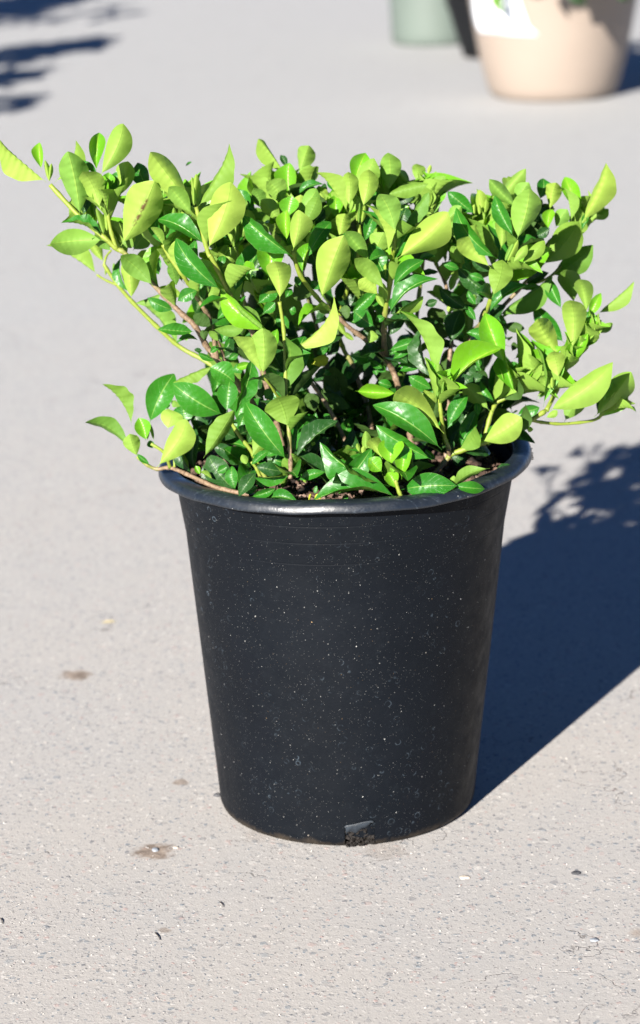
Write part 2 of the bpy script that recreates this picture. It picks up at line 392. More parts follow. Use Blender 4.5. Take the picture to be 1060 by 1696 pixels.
# ------------------------------------------------------------------ leaf meshes
NT_, NV_ = 52, 8
def leaf_mesh(name, seed, mat, kind='leaf', NT_=52, NV_=8, fs=1.0):
    r = random.Random(seed)
    arch = r.uniform(-.03, .18); fold = r.uniform(.25, .85) * fs; side = r.uniform(-.10, .10)
    wave = r.uniform(.006, .022); wf = r.uniform(2, 4.5); wp = r.uniform(0, 6); tw = r.uniform(-.5, .5); rib = r.uniform(.0075, .0135); hook = r.uniform(0, .16)
    pk = r.uniform(.92, 1.15); fall = r.uniform(.84, 1.08)
    if kind == 'bud': arch = .04; fold = .55; side = r.uniform(-.06, .06); wave = .004; hook = 0; rib = .002; pk = .7; fall = .8
    prof = lambda t: max(0, t) ** pk * max(0, 1 - t) ** fall if t > .0 else 0
    mx = max(prof(i / 200) for i in range(201))
    bm = bmesh.new(); uvl = bm.loops.layers.uv.new('UVMap'); rows = []; uvs = {}
    for i in range(NT_ + 1):
        t = i / NT_; row = []
        pet = .07
        w = max(.016 if t < .3 else .004, prof((t - pet) / (1 - pet)) / mx if t > pet else 0) * .5
        for j in range(NV_ + 1):
            v = j / NV_ * 2 - 1; av = abs(v)
            y = v * w
            ph = 9 * t - 2.5 * av if NT_ > 20 else 0
            z = arch * 4 * (t - t * t) - hook * max(0, t - .7) ** 2 * 6
            f = fold * (.55 + .45 * math.sin(math.pi * min(1, t * 1.05)))
            zz = (w * av ** 1.55) * f * .44 * 2 * (1 if av < .98 else .98)
            zz += wave * av ** 2 * math.sin(wf * t * 6.28 + wp + (1.7 if v > 0 else 0)) * (w * 2)
            zz -= rib * math.cos(2 * math.pi * ph) * min(1, av * 3) * max(0, 1 - av ** 3) * (w * 2) ** .7
            ang = tw * (t - .3)
            yy = y * .44; y2 = yy * math.cos(ang) - zz * math.sin(ang); z2 = yy * math.sin(ang) + zz * math.cos(ang)
            p = bm.verts.new((t, y2 / .44 + side * 4 * (t - t * t), z + z2)); uvs[p] = (t, (v + 1) / 2); row.append(p)
        rows.append(row)
    for i in range(NT_):
        for j in range(NV_):
            f = bm.faces.new((rows[i][j], rows[i + 1][j], rows[i + 1][j + 1], rows[i][j + 1])); f.smooth = True
            for l in f.loops: l[uvl].uv = uvs[l.vert]
    bm.normal_update()
    me = bpy.data.meshes.new(name); bm.to_mesh(me); bm.free(); me.materials.append(mat)
    return me
NVAR = 12
LM = {k: [leaf_mesh('leaf', 100 + i, LEAF[k], fs=1.0 if k in 'ybg' else .55) for i in range(NVAR if k in 'ymd' else 1)] for k in 'ymdbg'}
LOW = {k: [leaf_mesh('far_leaf', 500 + i, LEAF[k], 'leaf', 8, 2) for i in range(5)] for k in 'ymd'}
BUD = [leaf_mesh('leaf_bud', 300 + i, LEAF['y'], 'bud') for i in range(4)]

def leaf_matrix(b, t, W, side, theta, eye=None):
    X = (t - b); L = X.length; X.normalize()
    v = ((eye or CAM.translation) - (b + t) / 2)
    n = (v - X * v.dot(X)).normalized()
    n = Matrix.Rotation(theta, 3, X) @ n
    if side == 'u': n = -n
    Y = n.cross(X)
    m = Matrix((X * L, Y * W, n * L)).transposed().to_4x4(); m.translation = b
    return m

# ------------------------------------------------------------------ the shrub
ROOT = Vector((0, 0, .39 + DZ))
shrub = empty('gardenia_shrub', ROOT)
tag(shrub, 'bushy lime green shrub with glossy leaves growing in the speckled black pot', 'shrub')
def add_part(name, me, m):
    o = bpy.data.objects.new(name, me); C.objects.link(o); o.parent = shrub
    o.matrix_parent_inverse = Matrix.Translation(-ROOT); o.matrix_basis = m
    return o

def catmull(pts, n=6):
    out = []
    for i in range(len(pts) - 1):
        p0, p1, p2, p3 = pts[max(0, i - 1)], pts[i], pts[i + 1], pts[min(len(pts) - 1, i + 2)]
        for k in range(n):
            t = k / n
            out.append(.5 * ((2 * p1) + (p2 - p0) * t + (2 * p0 - 5 * p1 + 4 * p2 - p3) * t * t + (3 * p1 - p0 - 3 * p2 + p3) * t ** 3))
    out.append(pts[-1]); return out
def tube_mesh(name, pts, r0, r1, w0, w1, mat, seg=8, nodes=True, n=6):
    P = catmull(pts, n); bm = bmesh.new(); lay = bm.verts.layers.float.new('wood'); rows = []
    N = len(P)
    for i, p in enumerate(P):
        d = (P[min(N - 1, i + 1)] - P[max(0, i - 1)]).normalized()
        a = d.orthogonal().normalized() if i == 0 else (ax - d * ax.dot(d)).normalized()
        ax = a; b = d.cross(a); t = i / (N - 1)
        r = r0 + (r1 - r0) * t
        if nodes and i % 5 == 0: r *= 1.22
        row = []
        for k in range(seg):
            q = bm.verts.new(p + (a * math.cos(6.2832 * k / seg) + b * math.sin(6.2832 * k / seg)) * r)
            q[lay] = w0 + (w1 - w0) * t; row.append(q)
        rows.append(row)
    for i in range(N - 1):
        for k in range(seg):
            j = (k + 1) % seg; bm.faces.new((rows[i][k], rows[i][j], rows[i + 1][j], rows[i + 1][k])).smooth = True
    bm.faces.new(rows[0][::-1]); bm.faces.new(rows[-1])
    me = bpy.data.meshes.new(name); bm.to_mesh(me); bm.free(); me.materials.append(mat); return me

link('torn_edge', tube_mesh('torn_edge', _pend, .0006, .0012, 0, 0, M_TORN, 6, False), pot)
# stems: photograph points with a depth (cm behind the pot's axis), from the soil to the tip; radii mm; woodiness base -> tip
STEMS = [
 ([(470,785,-4),(440,705,-4),(400,642,-5),(360,596,-5),(343,575,-5),(323,540,-6),(298,517,-6),(257,474,-6),(208,421,-6),(193,412,-6),(172,393,-6),(133,360,-5),(83,306,-4)], 3.6, 2.6, 1.6, -.1),
 ([(440,720,4),(395,640,6),(343,600,8),(300,576,9),(265,546,9),(220,501,9),(193,469,9),(172,438,9)], 3.0, 2.2, .5, -.4),
 ([(193,472,9),(175,464,9),(160,455,9)], 1.6, 1.3, -.3, -.3),
 ([(172,440,9),(176,425,9),(184,415,8)], 1.5, 1.2, -.3, -.3),
 ([(193,412,-6),(183,380,-6),(178,350,-6)], 2.5, 2.0, .4, -.2),
 ([(480,780,-6),(455,690,-7),(432,600,-8),(420,555,-9),(412,541,-9),(391,507,-9),(378,483,-10),(352,430,-11),(344,417,-11),(329,358,-11),(325,343,-11)], 3.2, 2.4, 1.5, -.3),
 ([(360,596,-5),(348,530,-6),(336,509,-7),(317,477,-7),(302,455,-8),(281,425,-8),(270,405,-8)], 2.6, 2.4, 1.1, -.3),
 ([(400,650,-3),(376,610,-4),(370,589,-4),(362,568,-5),(351,547,-5)], 2.4, 1.6, 1.4, .6),
 ([(470,760,2),(430,600,2),(400,480,2),(393,425,2),(388,380,2)], 2.6, 1.8, 1.0, -.2),
 ([(481,792,-15),(481,760,-15),(478,706,-15),(474,657,-14),(471,560,-13),(463,500,-13)], 2.5, 1.9, 1.0, -.5),
 ([(476,660,-14),(462,658,-14),(449,640,-15),(435,622,-16)], 1.6, 1.3, -.2, -.3),
 ([(690,775,0),(675,700,0),(666,665,0),(658,635,-1),(650,613,-1),(641,596,-2),(636,570,-3),(637,532,-4),(640,506,-5),(645,475,-6),(649,434,-7),(652,410,-8),(654,385,-8)], 3.8, 2.6, 1.7, -.3),
 ([(638,590,-2),(613,568,-3),(579,543,-4),(547,513,-5),(528,496,-6),(497,455,-8),(485,415,-9)], 2.8, 2.4, 1.4, -.3),
 ([(620,770,3),(612,690,4),(590,620,5),(580,597,5),(569,578,5),(560,540,4),(575,480,2),(592,430,0),(596,397,0),(594,372,0)], 2.8, 2.4, 1.0, -.4),
 ([(585,770,-4),(565,715,-4),(548,683,-4),(530,653,-3),(513,631,-3)], 2.6, 2.2, 1.1, .7),
 ([(738,772,2),(742,680,4),(752,605,4),(773,571,4),(788,548,3),(799,530,1),(815,492,-1),(830,462,-2),(843,434,-3),(855,396,-3)], 3.2, 2.4, 1.4, -.3),
 ([(735,690,5),(745,590,6),(748,560,7),(745,520,8),(738,470,8),(722,436,7),(712,400,7)], 2.6, 2.0, 1.5, .2),
 ([(799,535,3),(830,510,6),(870,468,7),(895,441,8),(910,400,9),(950,385,9),(965,365,9)], 2.4, 2.0, .9, -.2),
 ([(862,476,8),(905,462,8),(930,440,8)], 1.8, 1.5, .3, -.2),
 ([(720,784,-10),(726,778,-10),(740,761,-10),(751,751,-10),(794,736,-10),(860,707,-9),(903,681,-8)], 3.2, 2.8, 1.1, -.6),
 ([(745,755,-10),(742,740,-11),(736,723,-11),(731,690,-12),(728,661,-12)], 2.6, 2.0, .9, -.6),
 ([(880,696,-7),(901,700,-6),(934,702,-5),(983,696,-4),(1001,683,-4)], 1.9, 1.7, -.2, -.2),
 ([(800,736,-8),(812,690,-7),(822,668,-6),(840,658,-6),(868,640,-5)], 2.6, 2.0, -.2, -.4),
 ([(905,680,-7),(925,640,-5),(942,600,-4),(962,568,-4)], 2.6, 2.0, -.3, -.5),
 ([(425,818,-16),(400,817,-15),(358,807,-13),(322,791,-10),(283,775,-7),(260,777,-6),(242,769,-6),(227,756,-6)], 2.9, 1.8, 1.3, .3),
 ([(282,774,-7),(272,750,-8),(250,735,-8)], 2.3, 1.8, -.2, -.4),
 ([(289,774,-8),(288,740,-7),(289,712,-6)], 1.4, 1.1, .3, 0),
 ([(445,800,-11),(425,766,-11),(416,747,-11),(397,722,-11),(381,697,-11)], 2.6, 2.0, .5, -.5),
 ([(668,830,-19),(660,812,-19),(655,795,-19)], 2.4, 2.0, 0, -.4),
 ([(612,800,-13),(609,770,-13),(606,752,-13)], 1.6, 1.3, .2, -.4),
 ([(432,792,-14),(424,775,-14),(416,765,-14)], 2.0, 1.5, .5, -.3),
 ([(720,735,6),(700,640,9),(690,540,11),(700,440,12),(706,360,12),(700,315,12)], 2.8, 2.0, 1.0, -.2),
 ([(560,735,6),(540,600,10),(500,450,12),(492,360,12),(500,310,12)], 2.8, 2.0, 1.0, -.2),
]
for pts, r0, r1, w0, w1 in STEMS:
    P = [at(x, y, d / 100) for x, y, d in pts]
    add_part('stem', tube_mesh('stem', P, r0 / 1000, r1 / 1000, w0, w1, M_STEM), Matrix.Identity(4))

# leaves: crop origin and scale, then  base x y, tip x y, apparent width, visible side (u under, t top), tone, depth cm
LEAVES = {
 (0, 200, 4.0): """310 410 0 155 85 u y -4;275 325 262 155 66 t y -4;330 410 300 270 32 b y -4;325 400 340 290 26 b y -4;360 410 500 148 60 u y -4
  530 635 455 230 165 u y -7;665 590 555 350 150 u y -8;550 630 605 470 70 t d -5;660 370 810 40 140 u y -8;640 340 655 95 90 t y -5;645 350 555 270 40 t m -5
  715 610 835 310 52 t m -5;775 520 845 285 110 u y -5;990 470 915 288 110 t m 0;800 830 1010 425 230 u b -9;690 790 355 815 150 u y -7;700 790 430 680 50 t m -6
  740 865 615 785 62 u m -6;650 1020 335 825 88 u y 9;690 940 575 790 80 u y 9;665 600 690 480 60 u y -7;690 760 640 590 40 b y -6;710 740 700 580 36 b y -6
  700 460 720 350 80 t y -5;880 860 960 740 130 u m 2;800 830 870 780 80 u m -3""",
 (80, 380, 5.3): """925 500 655 245 170 u m -8;730 620 700 260 165 u y -1;715 560 635 270 46 t m 0;570 390 575 300 30 b y 9;500 410 500 320 20 b y 9;
  640 160 700 10 150 u y 0;760 240 900 210 110 u y 3;860 210 960 380 120 t m 3""",
 (200, 400, 5.3): """510 930 185 555 100 u y 9;110 545 340 475 56 u m 2;470 600 250 500 95 t m -5;560 490 345 410 90 u y -4;490 530 655 440 110 t m -8
  890 430 505 5 150 t m -13;550 290 485 10 160 u y -10;490 400 440 200 92 u m -5;735 530 715 310 90 t m -6;765 550 825 370 90 u m -6;880 240 1000 60 115 u y -5;
  880 230 900 130 70 t m -6;1000 440 1060 250 110 t m -9;650 790 350 765 76 t m -8;800 760 650 650 110 u d -7;690 870 500 890 46 t m -6;575 880 590 770 80 t y 6
  730 870 720 780 70 u d -7;860 880 780 790 60 u m -7;880 900 950 770 80 t m -6;910 970 980 850 60 t m -7;900 1020 1020 940 110 t d -6;640 720 690 640 60 t d -4
  800 770 1060 770 90 u m -9;840 690 980 540 80 t m -6;720 960 650 950 40 t d -7;780 980 860 930 50 t m -7;830 1050 690 980 50 t m -7""",
 (250, 230, 5.3): """350 590 10 140 190 u y -11;360 660 170 430 130 u y -12;490 985 690 415 265 u y -15;410 600 695 80 100 u m -11;365 600 395 325 60 b y -11;385 600 360 350 40 b y -11;400 600 420 370 50 b y -10;375 590 375 430 30 b y -12
  110 520 90 275 135 u y -5;30 620 -10 410 110 u y -6;240 890 310 620 115 u y -6;150 920 230 610 72 u m -7;140 950 40 650 84 t m -7;125 950 10 780 60 u y -8
  925 640 735 450 150 t m -1;870 650 745 535 84 u m -3;735 1010 720 600 70 b y -4;760 980 850 640 130 u y -3;705 930 665 670 90 u y -4;740 990 750 700 50 b y -4;740 1050 600 1000 140 u y -4
  190 880 200 620 60 b y -7;130 900 120 640 40 b y -7;220 600 140 310 60 t m 3;300 240 355 205 20 t m 5;340 690 380 560 60 t d -7;230 880 340 800 60 t y -6""",
 (400, 230, 5.3): """380 310 160 20 92 u y 10;405 260 345 150 60 t d 11;505 320 590 75 165 u y 11;570 425 600 240 165 u y 8;425 520 420 230 185 t y 4;380 570 230 380 180 u y 1
  180 620 110 440 120 u m 0;345 730 185 540 135 u y -3;410 690 435 515 160 t y -3;500 640 650 450 140 u y -2;560 760 670 520 130 u m -3;450 985 500 645 175 u y -14
  400 900 395 640 110 t y -8;455 1035 35 700 145 t m -12;570 1060 770 750 110 t m -9;600 830 770 735 70 t m -7;690 590 680 420 110 u y 3;740 580 730 400 60 t d 4
  480 510 700 400 60 t m 2;650 730 760 590 90 u m 0;560 790 720 630 100 t d -1;860 880 910 670 130 u y -3;935 650 690 300 92 u y -3;880 480 775 330 90 t m 1;830 710 830 500 130 t y 1
  80 620 -10 460 120 t m -2;700 740 745 620 80 u y 1;520 640 520 500 120 u y 0;250 850 130 720 60 u m -9;680 960 740 830 90 t d 0""",
 (560, 240, 5.3): """95 550 90 255 132 u y -4;215 555 265 235 162 u y -5;150 345 312 130 175 u y -1;140 350 235 85 170 t y 1;440 415 440 88 178 u y 4;400 410 350 220 70 t y 5
  640 360 530 240 100 u y 7;410 440 765 350 96 u m -1;690 335 690 175 120 u y 12;790 260 812 180 34 b m 12;830 280 860 235 24 b m 12;690 440 925 285 135 u y 9
  800 560 900 350 150 t y 9;820 575 820 390 110 u y 8;505 775 370 450 188 u y -12;450 820 405 580 92 u y -9;440 960 265 545 84 u y -9;515 1000 940 615 260 u y -11;540 760 780 440 70 u m -7
  660 640 760 490 130 u m 4;830 610 690 560 90 u y 4;280 1030 75 770 122 u y -8;330 960 400 780 175 u y -4;390 1060 430 890 130 t y -4;870 1060 830 760 240 u m 4
  690 1060 840 980 40 t m -3;230 860 335 600 96 t m -1;165 690 160 480 42 b y -1;205 690 232 540 34 b y -2;180 700 190 520 30 b y -2;490 930 480 770 66 b y -8;470 920 430 800 40 b y -9;510 930 520 780 44 b y -8
  330 560 320 420 110 t m 3;600 540 560 460 160 t d 6;640 540 650 400 130 u y 6;590 820 560 640 110 t d 1;730 800 640 880 110 t d 0;300 760 370 620 90 t d 0;560 720 600 560 130 t d 1""",
 (700, 260, 5.3): """460 500 235 320 135 t m 3;520 500 500 300 90 b y 3;455 505 455 420 34 b y 3;500 510 495 420 30 b y 2;545 500 560 380 40 b y 3;555 540 885 130 140 u y 2;775 360 755 180 84 u y 3
  825 440 600 210 115 u y -3;800 700 640 355 115 t m -5;825 730 930 295 232 u y -8;820 420 925 235 145 u y 1;685 815 690 560 135 u y -3;660 895 310 480 155 t m -8;600 975 318 740 145 u y -9
  350 950 260 790 100 u y 0;190 570 330 440 105 u y 2;240 710 280 560 130 u y 2;330 985 190 940 60 t m -5;858 935 1060 750 100 u m -6;720 920 790 770 50 b y -5;740 930 830 740 50 b y -5;790 930 910 780 70 u y -7
  380 960 420 860 60 t m -1;480 760 490 680 40 b y 3;440 740 520 650 110 t d 4;620 620 690 560 100 t m 5;920 760 1000 640 200 u d 4;600 1010 440 900 80 t d -4;250 1040 280 900 60 b y 2;350 960 420 850 46 b y 1;1010 600 1060 450 160 t d 6""",
 (850, 260, 5.3): """250 960 560 590 265 u m 4;335 1050 685 790 210 u m 8;370 620 470 470 135 u y 6;510 570 465 285 66 u y 6;600 515 462 195 130 t y 7;605 580 815 80 160 u y 5;695 550 830 465 85 u m 9;595 660 695 490 55 t m 6
  230 380 262 200 135 t m 8;320 470 375 240 145 u y 6;310 640 330 470 105 t y 5;185 700 310 630 90 t d 3;130 1010 170 830 170 u d 2;130 1050 240 940 44 b y 1;540 560 560 440 90 u y 8;300 600 270 420 150 u d 8;150 760 220 600 150 u d 5
  600 580 640 540 40 b y 6""",
 (780, 400, 5.3): """190 490 270 180 195 u m -7;150 645 470 390 100 t m -4;225 660 690 330 130 u m 3;140 460 10 300 130 t m 0;150 500 0 350 180 t d 2;520 250 540 110 150 u d 3;480 380 670 280 100 t d 5;430 420 600 400 50 t m 4
  250 690 430 570 34 t m 4;270 730 460 765 90 u d 5;210 860 10 795 90 t m -3;300 420 380 300 150 u d 3;20 560 30 470 50 b m 1""",
 (860, 440, 5.3): """375 385 268 130 105 t m 0;480 340 400 55 190 u m 5;590 425 530 138 148 u y 1;465 750 450 325 198 u y -7;400 680 143 358 145 t m 3;370 830 175 488 205 u y -5;270 790 170 590 90 u y -2;600 460 712 253 84 t y 1
  680 430 990 160 80 u m 3;660 585 812 510 70 u m 3;555 520 620 410 70 t m 1;510 700 690 440 60 b y -3;500 720 670 590 56 b y -4;540 660 640 440 40 b y -3;520 690 600 520 40 b y -4;430 870 540 740 84 t y -6;400 830 410 690 60 t d 1""",
 (860, 560, 5.3): """345 355 290 130 155 u y -9;240 645 790 240 225 u y -11;210 605 120 45 115 t y -8;285 460 195 340 84 u y -9;290 450 290 350 30 b y -9;395 735 550 470 185 u m -5;655 695 962 320 190 u y -6;655 540 632 350 95 t m -3;750 655 950 415 84 t y -6;740 650 900 370 60 t y -4
  680 640 760 560 110 t d -5;230 700 330 640 60 u y -8;60 790 120 800 46 u y -7;560 490 560 440 30 b y -4""",
 (780, 520, 5.3): """400 885 588 828 115 t m -4;375 395 545 255 105 u y -2;470 540 500 370 110 u d 4;520 500 540 440 110 u m 3;580 520 430 620 80 u m -3;590 540 400 690 70 u y -4;430 700 590 580 80 t y -2;220 780 280 560 60 b y -6;250 780 340 600 50 b y -6;290 740 350 650 50 b y -6
  200 760 260 540 50 b y -5;360 330 380 250 60 u d 5""",
 (660, 520, 5.3): """315 605 35 0 105 u y -11;320 600 200 150 60 t d -9;420 690 870 320 130 t y -12;400 1050 0 705 195 u y -14;305 660 105 555 115 t m -6;430 1000 592 730 120 t m -12;940 450 768 18 185 t y -9;1020 700 930 330 120 t y -9
  850 790 725 600 70 t m -7;810 690 880 510 130 t m -5;800 850 590 640 155 u m -8;515 430 722 310 110 u m -4;840 215 615 170 90 t m -2;560 1060 690 860 90 t m -7;350 745 352 455 84 b y -12;375 745 415 590 50 b y -13;345 740 330 560 50 b y -13;395 700 400 510 24 b y -11
  0 290 130 245 70 t m -3;0 350 110 290 56 t m -3;0 400 190 330 56 t m -3;0 505 200 460 62 t m -3;60 390 210 400 40 t m -2;600 620 760 560 120 t d -5;560 560 640 440 150 t d -5;800 680 650 520 130 u d -4;480 680 640 560 150 t d -6;500 900 600 700 160 t d -5;700 280 760 270 60 t m -2;440 470 560 470 50 t y -6
  700 900 690 780 60 t m -8;300 900 230 680 90 u y -9;300 800 310 640 70 t m -8""",
 (560, 560, 5.3): """910 980 350 605 175 t m -14;830 1070 360 800 155 t m -16;150 465 470 480 110 t y -5;480 420 360 390 80 t m -4;130 215 300 190 80 t m -1;270 200 380 260 60 t m -2;420 300 360 230 70 t m -2;440 150 680 40 80 t m -4;250 170 290 90 50 t m -1;340 330 320 270 50 t m -2;830 450 635 345 100 t m -8;740 540 790 450 80 u y -6
  960 800 1050 580 110 t m -11;520 260 640 200 50 t m -2;450 210 560 140 50 t m -2;600 150 730 130 50 t m -1;100 360 80 300 70 t m 2""",
 (700, 640, 5.3): """515 490 850 290 225 u y -11;310 555 465 220 105 t m -8;380 540 500 410 120 t m -7;400 660 260 600 120 t d -6;560 900 300 880 90 t m -16;820 700 640 790 60 t d -9;640 490 875 470 48 t m -7;250 865 275 790 54 b y -17;235 545 440 150 210 t d -6;270 560 230 490 70 t d -10;590 720 290 870 90 u m -16;120 650 30 560 60 t m -13;560 470 660 350 80 t m -9;620 480 560 490 60 u m -9""",
 (520, 660, 5.3): """670 770 88 415 135 t m -18;745 878 50 882 125 t m -20;605 535 500 368 115 u y -16;680 600 700 355 205 t y -17;770 710 830 418 135 t y -18;600 645 490 530 125 t y -18;720 795 648 660 115 t y -20;460 500 455 300 72 b y -13;465 510 492 375 44 b y -13;400 470 380 400 34 b y -13;430 490 440 420 40 b y -14
  420 730 335 640 80 u y -14;130 795 180 720 34 t y -15;430 745 310 720 70 u y -14;245 915 295 850 44 t m -19;770 800 1220 770 190 t m -20;500 745 420 720 60 t m -14;200 700 260 610 60 u d -8;0 690 80 650 60 t m -14;330 470 350 330 80 t d -6;880 620 920 590 70 t m -12;700 650 680 600 50 t y -18;20 910 30 870 24 b g -19;45 890 60 845 24 b g -19""",
 (390, 540, 5.3): """240 432 240 45 205 u y -17;240 432 0 110 125 u y -17;350 220 365 35 84 t y -13;385 640 440 120 145 u m -14;505 545 600 115 235 t m -10;670 335 810 285 92 u g -2;460 895 370 640 290 u m -16;700 580 985 710 110 u d -1;830 800 860 380 210 u d 0;990 690 870 320 60 t d 0;660 360 560 560 120 t d -6;700 760 640 600 130 u d -3
  840 380 790 430 60 t m 0;1010 470 980 410 70 t m 3;700 470 780 370 50 t d -2;60 420 10 340 90 t m -8;420 640 400 530 60 t m -12;250 640 330 560 110 t m -10;130 560 210 470 110 t d -6;230 640 160 560 140 u d -5;590 240 640 110 60 t m -7;820 180 720 240 60 t m 2;880 110 760 240 56 t d 3""",
 (350, 400, 5.3): """500 340 500 -20 215 t y -11;600 522 560 195 190 u y -15;690 960 1065 505 135 u y -13;520 790 110 455 145 t y -11;470 790 240 580 80 u y -12;690 770 590 640 100 t m -5;400 550 560 400 130 t m -6;450 630 550 540 90 t m -7;200 450 445 0 110 t m -9;270 480 300 270 60 t m -7;900 480 740 380 220 u d -3;750 620 690 600 70 t m -6;350 260 420 100 140 t d -3;440 380 360 270 120 t d -4
  800 290 900 20 70 t y -9;780 390 740 310 60 t m -6;650 500 700 420 60 t m -6;960 420 880 350 70 t m -3;660 370 680 200 36 b m -5;940 220 860 60 160 t d -1;1010 640 930 600 110 t d 0""",
 (500, 400, 5.3): """170 515 355 -20 265 u y -12;735 430 480 165 130 u m -11;670 470 510 345 130 u y -10;720 580 660 460 50 b y -9;730 560 700 370 70 b y -8;430 640 650 450 95 t m -6;640 745 470 620 150 t m -7;580 900 620 790 90 u y -7;790 420 1050 180 90 t m -10;760 660 1160 340 120 t m -11;810 640 1050 490 90 u y -9;800 310 890 200 46 t y -7;740 330 740 200 40 b y -6;750 840 900 640 120 t d -3
  760 960 990 880 80 t m -6;790 1040 960 930 70 t m -5;640 700 720 670 60 t m -5;250 640 160 580 80 u m -4;720 850 540 740 70 u d -6;760 640 980 540 120 t d -4;310 620 420 600 110 u d -3;390 830 300 700 50 b y -4;460 870 370 800 40 b y -4;210 1010 320 880 90 t d 3;90 1030 215 1030 60 u g -3;370 830 250 700 180 u d 1;400 640 380 350 170 t d 2;520 480 540 390 30 b y -2;780 600 800 500 60 t m -8;600 1020 440 1000 70 t m -3""",
 (640, 400, 5.3): """510 540 430 390 90 u m 3;900 460 640 240 120 t d -3;560 440 600 290 60 b m 4;650 210 500 190 60 t m 1;740 260 680 200 90 t m 0;860 330 740 290 70 t m -4;720 600 480 420 110 t d -2;790 700 700 570 60 t m -2;540 620 570 560 60 b y 3;460 800 400 590 160 u d 3;420 900 460 720 230 u d 3;250 720 440 710 60 t d 2;560 900 650 620 180 t d 1;150 280 400 130 80 t d -2
  60 430 300 200 60 t d -4;790 560 720 440 60 t m -3;700 130 640 30 130 u y 0;240 320 440 270 46 t d 1;330 560 440 520 70 t d 1;760 560 830 440 150 t d 1""",
 (140, 600, 5.3): """570 545 772 128 225 t m -3;420 568 178 213 72 u m -5;400 755 35 533 92 u m -6;540 692 480 500 135 t y -8;465 828 400 640 140 u y -10;632 925 885 528 205 u y -14;725 590 735 418 190 u y -10;905 565 880 368 175 t m -5;740 410 720 370 50 t m -4;770 400 800 340 80 u m -4;575 900 470 810 44 t m -7;610 690 560 530 28 b y -7;550 690 560 560 24 b y -7;600 760 570 690 60 t m -7;860 660 840 550 50 u y -7""",
 (280, 570, 5.3): """485 622 62 365 235 t m -6;400 190 60 330 84 u m -3;590 355 375 215 190 t m -7;505 600 530 330 170 t m -9;565 640 722 172 84 t m -14;590 690 690 440 125 t m -10;300 1000 552 608 135 u m -15;605 760 672 610 84 t m -11;690 870 760 740 64 t d -12;730 960 830 800 90 u m -13;770 480 860 290 150 u d -4;850 470 900 440 110 t m -9;640 360 720 420 50 b y -8;580 210 710 170 60 t y -9;520 140 600 90 60 t m -7;640 1000 400 880 100 t d -9;600 820 430 720 130 t d -7;720 1000 860 870 60 t m -13;620 760 560 700 60 t m -9""",
 (260, 650, 5.3): """320 720 195 420 76 t d -9;340 710 330 330 115 t d -8;300 705 90 525 76 u y -9;690 865 465 570 210 t d -10;240 560 300 330 130 t m -6;310 480 180 420 120 t d -6;560 570 760 590 120 t d -8;520 700 610 650 70 t m -10;690 860 660 660 110 t m -11;380 720 340 650 50 t y -11;540 810 420 640 36 t d -9;490 760 380 700 40 u y -11;480 440 680 350 90 t d -5;600 450 460 330 120 t d -4;190 560 170 430 30 b y -9""",
 (390, 660, 5.3): """460 545 110 68 195 t m -16;520 500 560 213 150 t m -14;515 545 870 215 115 t d -15;550 718 772 650 76 t m -16;490 675 192 695 76 t m -17;440 645 205 600 110 t d -15;190 635 38 842 105 t d -17;140 515 255 345 105 u m -14;130 595 285 465 56 t m -15;265 510 390 460 56 t m -15;135 862 335 795 66 t m -18;265 885 525 905 70 t m -18;120 400 180 262 56 t m -11;200 640 260 560 60 t m -15;80 840 190 780 70 t m -17;240 790 210 690 80 t m -16;500 690 560 660 50 t m -14;520 590 580 660 40 t m -13;140 840 410 850 80 u y -18;330 800 370 850 60 t m -17;440 560 330 530 130 t m -13;160 560 300 400 60 t d -13;100 580 60 500 60 b y -13;620 740 600 700 30 b y -15;680 800 720 810 60 t m -15;640 900 660 840 20 b g -18;690 900 720 840 24 b g -18;690 620 820 560 90 t d -13;660 410 700 390 30 b y -12;580 160 720 180 60 t m -8;780 190 820 140 60 t m -7;820 400 770 340 70 t m -8"""
}
rl = random.Random(11); specs = []
for (ox, oy, s), txt in LEAVES.items():
    for item in txt.replace('\n', ';').split(';'):
        q = item.split()
        if len(q) != 8: continue
        bx, by, tx, ty, w = [float(x) for x in q[:5]]
        specs.append((ox + bx / s, oy + by / s, ox + tx / s, oy + ty / s, w / s, q[5], q[6], float(q[7]) / 100))
leaf_objs = []; n_leaf = 0
def place(spec, r, eye=None):
    bx, by, tx, ty, w, side, tone, Y0 = spec
    tx += (tx - bx) * .07; ty += (ty - by) * .07
    b = at(bx, by, Y0); px = math.hypot(tx - bx, ty - by); mpp = .000715
    up = (by - ty) / max(px, 1)                        # 1 when the leaf points up in the picture
    Lp = px * mpp
    if side == 'u': dd = -(.04 + .22 * r.random()) * Lp
    elif side == 't': dd = ((.30 + .2 * r.random()) * up - (.35 * (1 - abs(up)))) * Lp
    else: dd = r.uniform(-.1, .1) * Lp
    if by > 740: Y0 = max(Y0, -.165); dd = max(dd, -.18 - Y0); b = at(bx, by, Y0)
    t = at(tx, ty, Y0 + dd)
    L = (t - b).length; wr = w * mpp * (1.12 if w < .42 * px else 1.04)
    W = max(wr, .34 * L if side != 'b' else wr)
    th = math.acos(min(1, wr / W)) * r.choice((-1, -1, 1)) * .92 + r.uniform(-.22, .22)
    X = (t - b).normalized(); v = CAM.translation - b; nf = (v - X * v.dot(X)).normalized()
    lit = [(Matrix.Rotation(q, 3, X) @ nf).dot(-SUN_TRAVEL) for q in (th, -th)]
    if lit[1] > lit[0] and r.random() < .75: th = -th
    return leaf_matrix(b, t, W, side if side != 'b' else 'u', th)
big = sorted((sp for sp in specs if sp[5] != 'b'), key=lambda q: -math.hypot(q[2] - q[0], q[3] - q[1]) * q[4])
singles = set(id(q) for q in big[:300]); bulk = []
